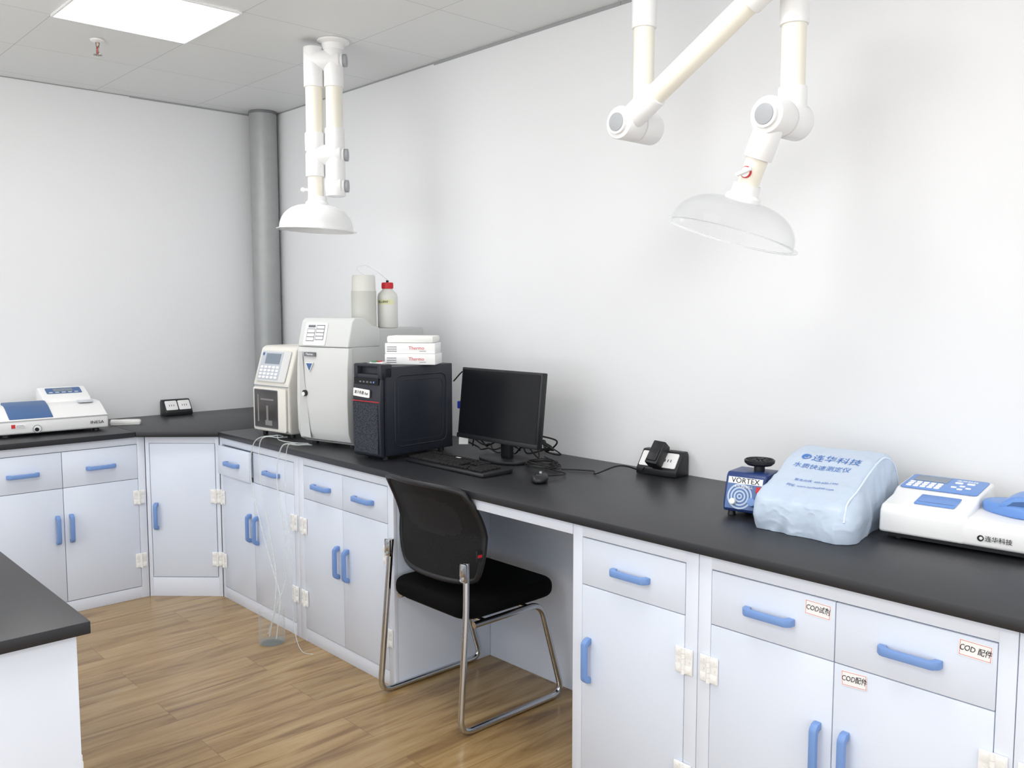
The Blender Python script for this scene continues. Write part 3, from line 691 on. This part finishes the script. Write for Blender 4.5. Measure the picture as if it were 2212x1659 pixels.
for dx,dy in((0,.014),(0,-.014),(.018,0),(-.018,0)): b.prism(rrect(.155+dx-.007,.155+dx+.007,.04+dy-.005,.04+dy+.005,.003,3),'z',.0022,.004,T=T)
for j in range(2): b.prism(rrect(.13+j*.03,.15+j*.03,.075,.087,.003,3),'z',.0022,.004,T=T)
b.text('连华科技',.014,T@M.Translation((.155,.104,.0024))); b.make('control_panel',e)
T=PT((0,.016,.092),(1,0,0),(0,.084,.014))
b=B().m(MBLUE).prism(rrect(.075,.175,.025,.098,.004),'z',.001,.004,bev=.001,T=T).m(SBLUE).box(.08,.17,.040,.042,.004,.0045,T=T); b.make('digestion_lid',e)
lob=[]
for i in range(48):
    a=2*math.pi*i/48; r_=1+.10*math.cos(2*a)+.05*math.cos(4*a); lob.append((.325+.092*r_*math.cos(a),.135+.082*r_*math.sin(a)*(.93 if math.sin(a)<0 else 1)))
b=B().m(MBLUE).prism(lob,'z',.088,.119,bev=.010,seg=3)
b.prism([(.262,.110),(.280,.130),(.305,.143),(.345,.143),(.37,.130),(.388,.110)],'y',.075,.185,bev=.010,seg=3)
b.m(SBLUE).prism([(.288,.1165),(.31,.1185),(.34,.1185),(.362,.1165),(.348,.1285),(.325,.1325),(.302,.1285)],'y',.0742,.0755); b.make('cell_lid',e)
b=B().m(BLK_INK).text('连华科技',.0155,TR(.291,-.0006,.042)@M.Rotation(math.pi/2,4,'X')); b.cyl((.250,-.0006,.042),(.250,.003,.042),.0075,n=20); b.m(WHITE).cyl((.2515,-.0012,.0425),(.2515,-.0004,.0425),.004,n=16); b.make('lettering',e)

# ---------------- left spectrophotometer ----------------
e=thing('spectrophotometer','white desktop spectrophotometer with blue sample lid on the worktop','instrument',-4.66,1.03,CT+.001,87)
W=.50
b=B().m(BLK)
for fx in(.05,W-.05):
    for fy in(.04,.30): b.cyl((fx,fy,0),(fx,fy,.016),.016,.013,n=16)
b.make('base_feet',e)
b=B().m(WHITE).prism([(0,.014),(-.004,.075),(.006,.084),(.10,.128),(.14,.14),(.34,.14),(.36,.12),(.36,.014)],'x',0,W,bev=.010,seg=3)
b.m(INSL).box(-.002,W+.002,-.008,.2,.078,.081,.001); b.make('body',e)
b=B().m(SBLUE).prism([(.004,.088),(.10,.134),(.16,.152),(.20,.152),(.21,.138),(.10,.126),(.01,.082)],'x',.06,.25,bev=.004,seg=3); b.make('sample_lid',e)
b=B().m(WHITE).prism([(.17,.135),(.19,.16),(.30,.205),(.335,.205),(.345,.135)],'x',.245,.47,bev=.008,seg=3)
T=PT((0,.19,.1605),(1,0,0),(0,.11,.045)); b.m(SBLUE).prism(rrect(.275,.44,.045,.105,.006),'z',.0,.0022,T=T).m(LCD).box(.31,.40,.065,.097,.0022,.003,T=T)
b.m(BTN)
for i in range(5): b.box(.285+i*.03,.303+i*.03,.05,.058,.0022,.0034,T=T)
b.make('control_panel',e)
b=B().m(GREYK).cyl((.175,-.003,.035),(.175,-.0065,.035),.020,n=28).m(WHITE).cyl((.175,-.006,.035),(.175,-.008,.035),.016,n=28).m(BLKM).cyl((.172,-.007,.033),(.172,-.016,.033),.009,n=20); b.make('selector_knob',e)
B().m(BLK_INK).text('INESA',.020,TR(W-.055,-.0045,.045)@M.Rotation(math.pi/2,4,'X'),w=1.2).make('lettering',e)
B().m(RED_INK).box(.065,.082,-.005,-.001,.045,.062).m(STICK).box(.082,.125,-.005,-.001,.045,.062).m(GREY_INK).box(.085,.122,-.0055,-.005,.049,.051).box(.085,.118,-.0055,-.005,.055,.057).make('label_sticker',e)
b=B().m(BTN).box(.39,.46,.10,.15,.137,.146,.003); b.make('vent_block',e)
b=B().m(CLOTH).prism(rrect(-.075,.075,-.03,.03,.012),'z',0,.022,bev=.008,seg=2,sub=3,disp=lambda v:V((v.x,v.y,v.z+.004*noise.noise(v*40)+.002 if v.z>.004 else 0)))
top(b.make('cloth',T=TR(-4.80,1.67,CT+.001,65)),'small folded white cloth on the worktop','cloth')

# ---------------- chair ----------------
cx,cy=-2.49,2.1
e=thing('office_chair','black mesh-back chair with chrome sled base pulled up to the desk','chair',cx,cy,0)
for s in(-1,1):
    x=s*.237
    path=[(x*.93,-.205,.60),(x*.97,-.215,.42),(x,-.25,.013),(x,.25,.013),(x,.135,.385),(x*.92,-.17,.374)]
    B().m(CHROME).tube(fillet(path,.055,8),.0115,14).make('leg',e)
b=B().m(CHROME)
for yy in(.09,-.12): b.tube([(-.22,yy,.376),(.22,yy,.376)],.0095,12)
b.make('crossbar',e)
for s in(-1,1):
    b=B().m(CHROME).box(s*.222-.017,s*.222+.017,-.222,-.216,.535,.60,.006); b.m(GREYK)
    for zz in(.548,.587): b.cyl((s*.222,-.222,zz),(s*.222,-.226,zz),.006,n=12)
    b.make('bracket',e)
b=B().m(FAB).prism(rrect(-.230,.230,-.215,.245,.075,6),'z',.392,.455,bev=.024,seg=4,disp=None)
b.m(BLK).prism(rrect(-.20,.20,-.19,.21,.06,6),'z',.386,.396); b.make('seat',e)
zc,hh=.680,.170
def bpnt(u,wv,off=0):
    up_=max(0,wv); dn=max(0,-wv)
    hw=.240*(1-.055*up_**2-.11*dn**2)
    x=hw*u*(1-.04*(wv**6)*(abs(u)**2)); z=zc+hh*wv*(1-(.06*abs(u)**7 if wv>0 else .10*u**6))+.006*up_*(1-u*u)
    y=-.185-.060*up_**1.6-.004*wv+.045*u*u-.012+.014*(1-min(1,abs(wv)))
    return V((x,y+off,z))
t=bmesh.new(); NU,NV=48,40; gr={}
for k,off in((0,-.004),(1,.004)):
    for i in range(NU+1):
        for j in range(NV+1): gr[k,i,j]=t.verts.new(bpnt(-1+2*i/NU,-1+2*j/NV,off))
for k in(0,1):
    for i in range(NU):
        for j in range(NV):
            u=-1+2*(i+.5)/NU; wv=-1+2*(j+.5)/NV
            win=(abs(u)/.66)**4+(abs(wv-.30)/.38)**4<1
            f=t.faces.new([gr[k,i,j],gr[k,i+1,j],gr[k,i+1,j+1],gr[k,i,j+1]]); f.material_index=1 if win else 0
for i in range(NU):
    for j in(0,NV): t.faces.new([gr[0,i,j],gr[0,i+1,j],gr[1,i+1,j],gr[1,i,j]])
for j in range(NV):
    for i in(0,NU): t.faces.new([gr[0,i,j],gr[0,i,j+1],gr[1,i,j+1],gr[1,i,j]])
b=B().m(WEAVE).m(MESHT); b.add(t,keep=True)
b.m(BLK)
rim=[bpnt(-1+2*i/24,-1) for i in range(25)]+[bpnt(1,-1+2*i/20) for i in range(1,21)]+[bpnt(1-2*i/24,1) for i in range(1,25)]+[bpnt(-1,1-2*i/20) for i in range(1,20)]
b.tube(rim,.011,10,closed=True)
b.make('backrest',e,angle=60)
B().m(BLK).box(.236,.242,-.175,-.150,.60,.64,.001).m(RED).box(.2415,.2425,-.172,-.153,.615,.625).make('brand_tag',e)

# ---------------- beaker & tubing ----------------
e=thing('beaker','clear glass beaker standing on the wooden floor','beaker',-3.485,1.80,.001)
B().m(GLASS).lathe([(0,.0),(.050,.0),(.056,.006),(.056,.15),(.061,.156),(.059,.157),(.0545,.15),(.0545,.007),(.048,.003),(0,.003)],n=36).make('vessel',e)
B().m(mat('water_pale',(205,215,212),.1,alpha=.12)).cyl((0,0,.0035),(0,0,.012),.0525,n=32).make('liquid',e)
def tb(pts,r,label): top(B().m(TUBE).tube(catmull(pts,8),r,8).make('plastic_tubing'),label,'tube',group='hanging drain tubes')
c1=CT
lab='thin clear plastic drain tube hanging over the worktop edge'
tb([(-3.72,2.0,c1+.02),(-3.70,1.95,c1+.03),(-3.78,1.89,c1+.0),(-3.80,1.875,c1-.15),(-3.72,1.872,c1-.35),(-3.60,1.868,c1-.55),(-3.50,1.85,.20),(-3.46,1.82,.12),(-3.445,1.80,.03)],.0026,lab)
tb([(-3.68,2.0,c1+.02),(-3.66,1.95,c1+.025),(-3.72,1.888,c1+.01),(-3.70,1.875,c1-.18),(-3.62,1.87,c1-.40),(-3.55,1.86,.28),(-3.50,1.82,.14),(-3.49,1.79,.03)],.0024,lab)
tb([(-3.46,1.99,c1+.012),(-3.46,1.93,c1+.016),(-3.52,1.886,c1+.005),(-3.54,1.87,c1-.15),(-3.47,1.865,c1-.38),(-3.44,1.85,.30),(-3.455,1.81,.17),(-3.50,1.79,.04)],.003,lab)
tb([(-3.75,1.99,c1+.02),(-3.62,1.93,c1+.02),(-3.50,1.94,c1+.02),(-3.47,1.99,c1+.015)],.0022,'thin clear tube lying across the black worktop')
tb([(-3.44,1.99,c1+.012),(-3.44,1.93,c1+.018),(-3.47,1.886,c1+.008),(-3.47,1.872,c1-.20),(-3.42,1.866,c1-.45),(-3.41,1.862,.20),(-3.38,1.855,.06),(-3.30,1.84,.006),(-3.24,1.86,.004)],.0018,'thin clear tube trailing onto the wooden floor')

# ---------------- camera, light ----------------
f,yaw,pit,roll,h=1916.28,.8224,.0873,-.0005,1.4706
F=V((-math.sin(yaw)*math.cos(pit),math.cos(yaw)*math.cos(pit),-math.sin(pit))); R=V((math.cos(yaw),math.sin(yaw),0)); U=R.cross(F)
R2=R*math.cos(roll)+U*math.sin(roll); U2=-R*math.sin(roll)+U*math.cos(roll)
cd_=bpy.data.cameras.new('camera'); co=bpy.data.objects.new('camera',cd_); COL.objects.link(co)
mm=M((R2,U2,-F)).transposed().to_4x4(); mm.translation=V((0,0,h)); co.matrix_world=mm
cd_.sensor_fit='HORIZONTAL'; cd_.sensor_width=36; cd_.lens=36*f/2212; cd_.clip_start=.05; sc.camera=co
w_=bpy.data.worlds.new('world'); sc.world=w_; w_.use_nodes=True
bg=w_.node_tree.nodes['Background']; bg.inputs[0].default_value=(.94,.97,1,1); bg.inputs[1].default_value=2.0
al=bpy.data.lights.new('added_ceiling_fill','AREA'); al.shape='RECTANGLE'; al.size=3.2; al.size_y=2.2; al.energy=66; al.color=(1,.99,.97)  # unseen fill light, added to brighten the ceiling; no such fixture in the room
ao=bpy.data.objects.new('added_ceiling_fill',al); COL.objects.link(ao); ao.location=(-1.8,-1.4,.9); ao.rotation_euler=(math.pi,0,0)
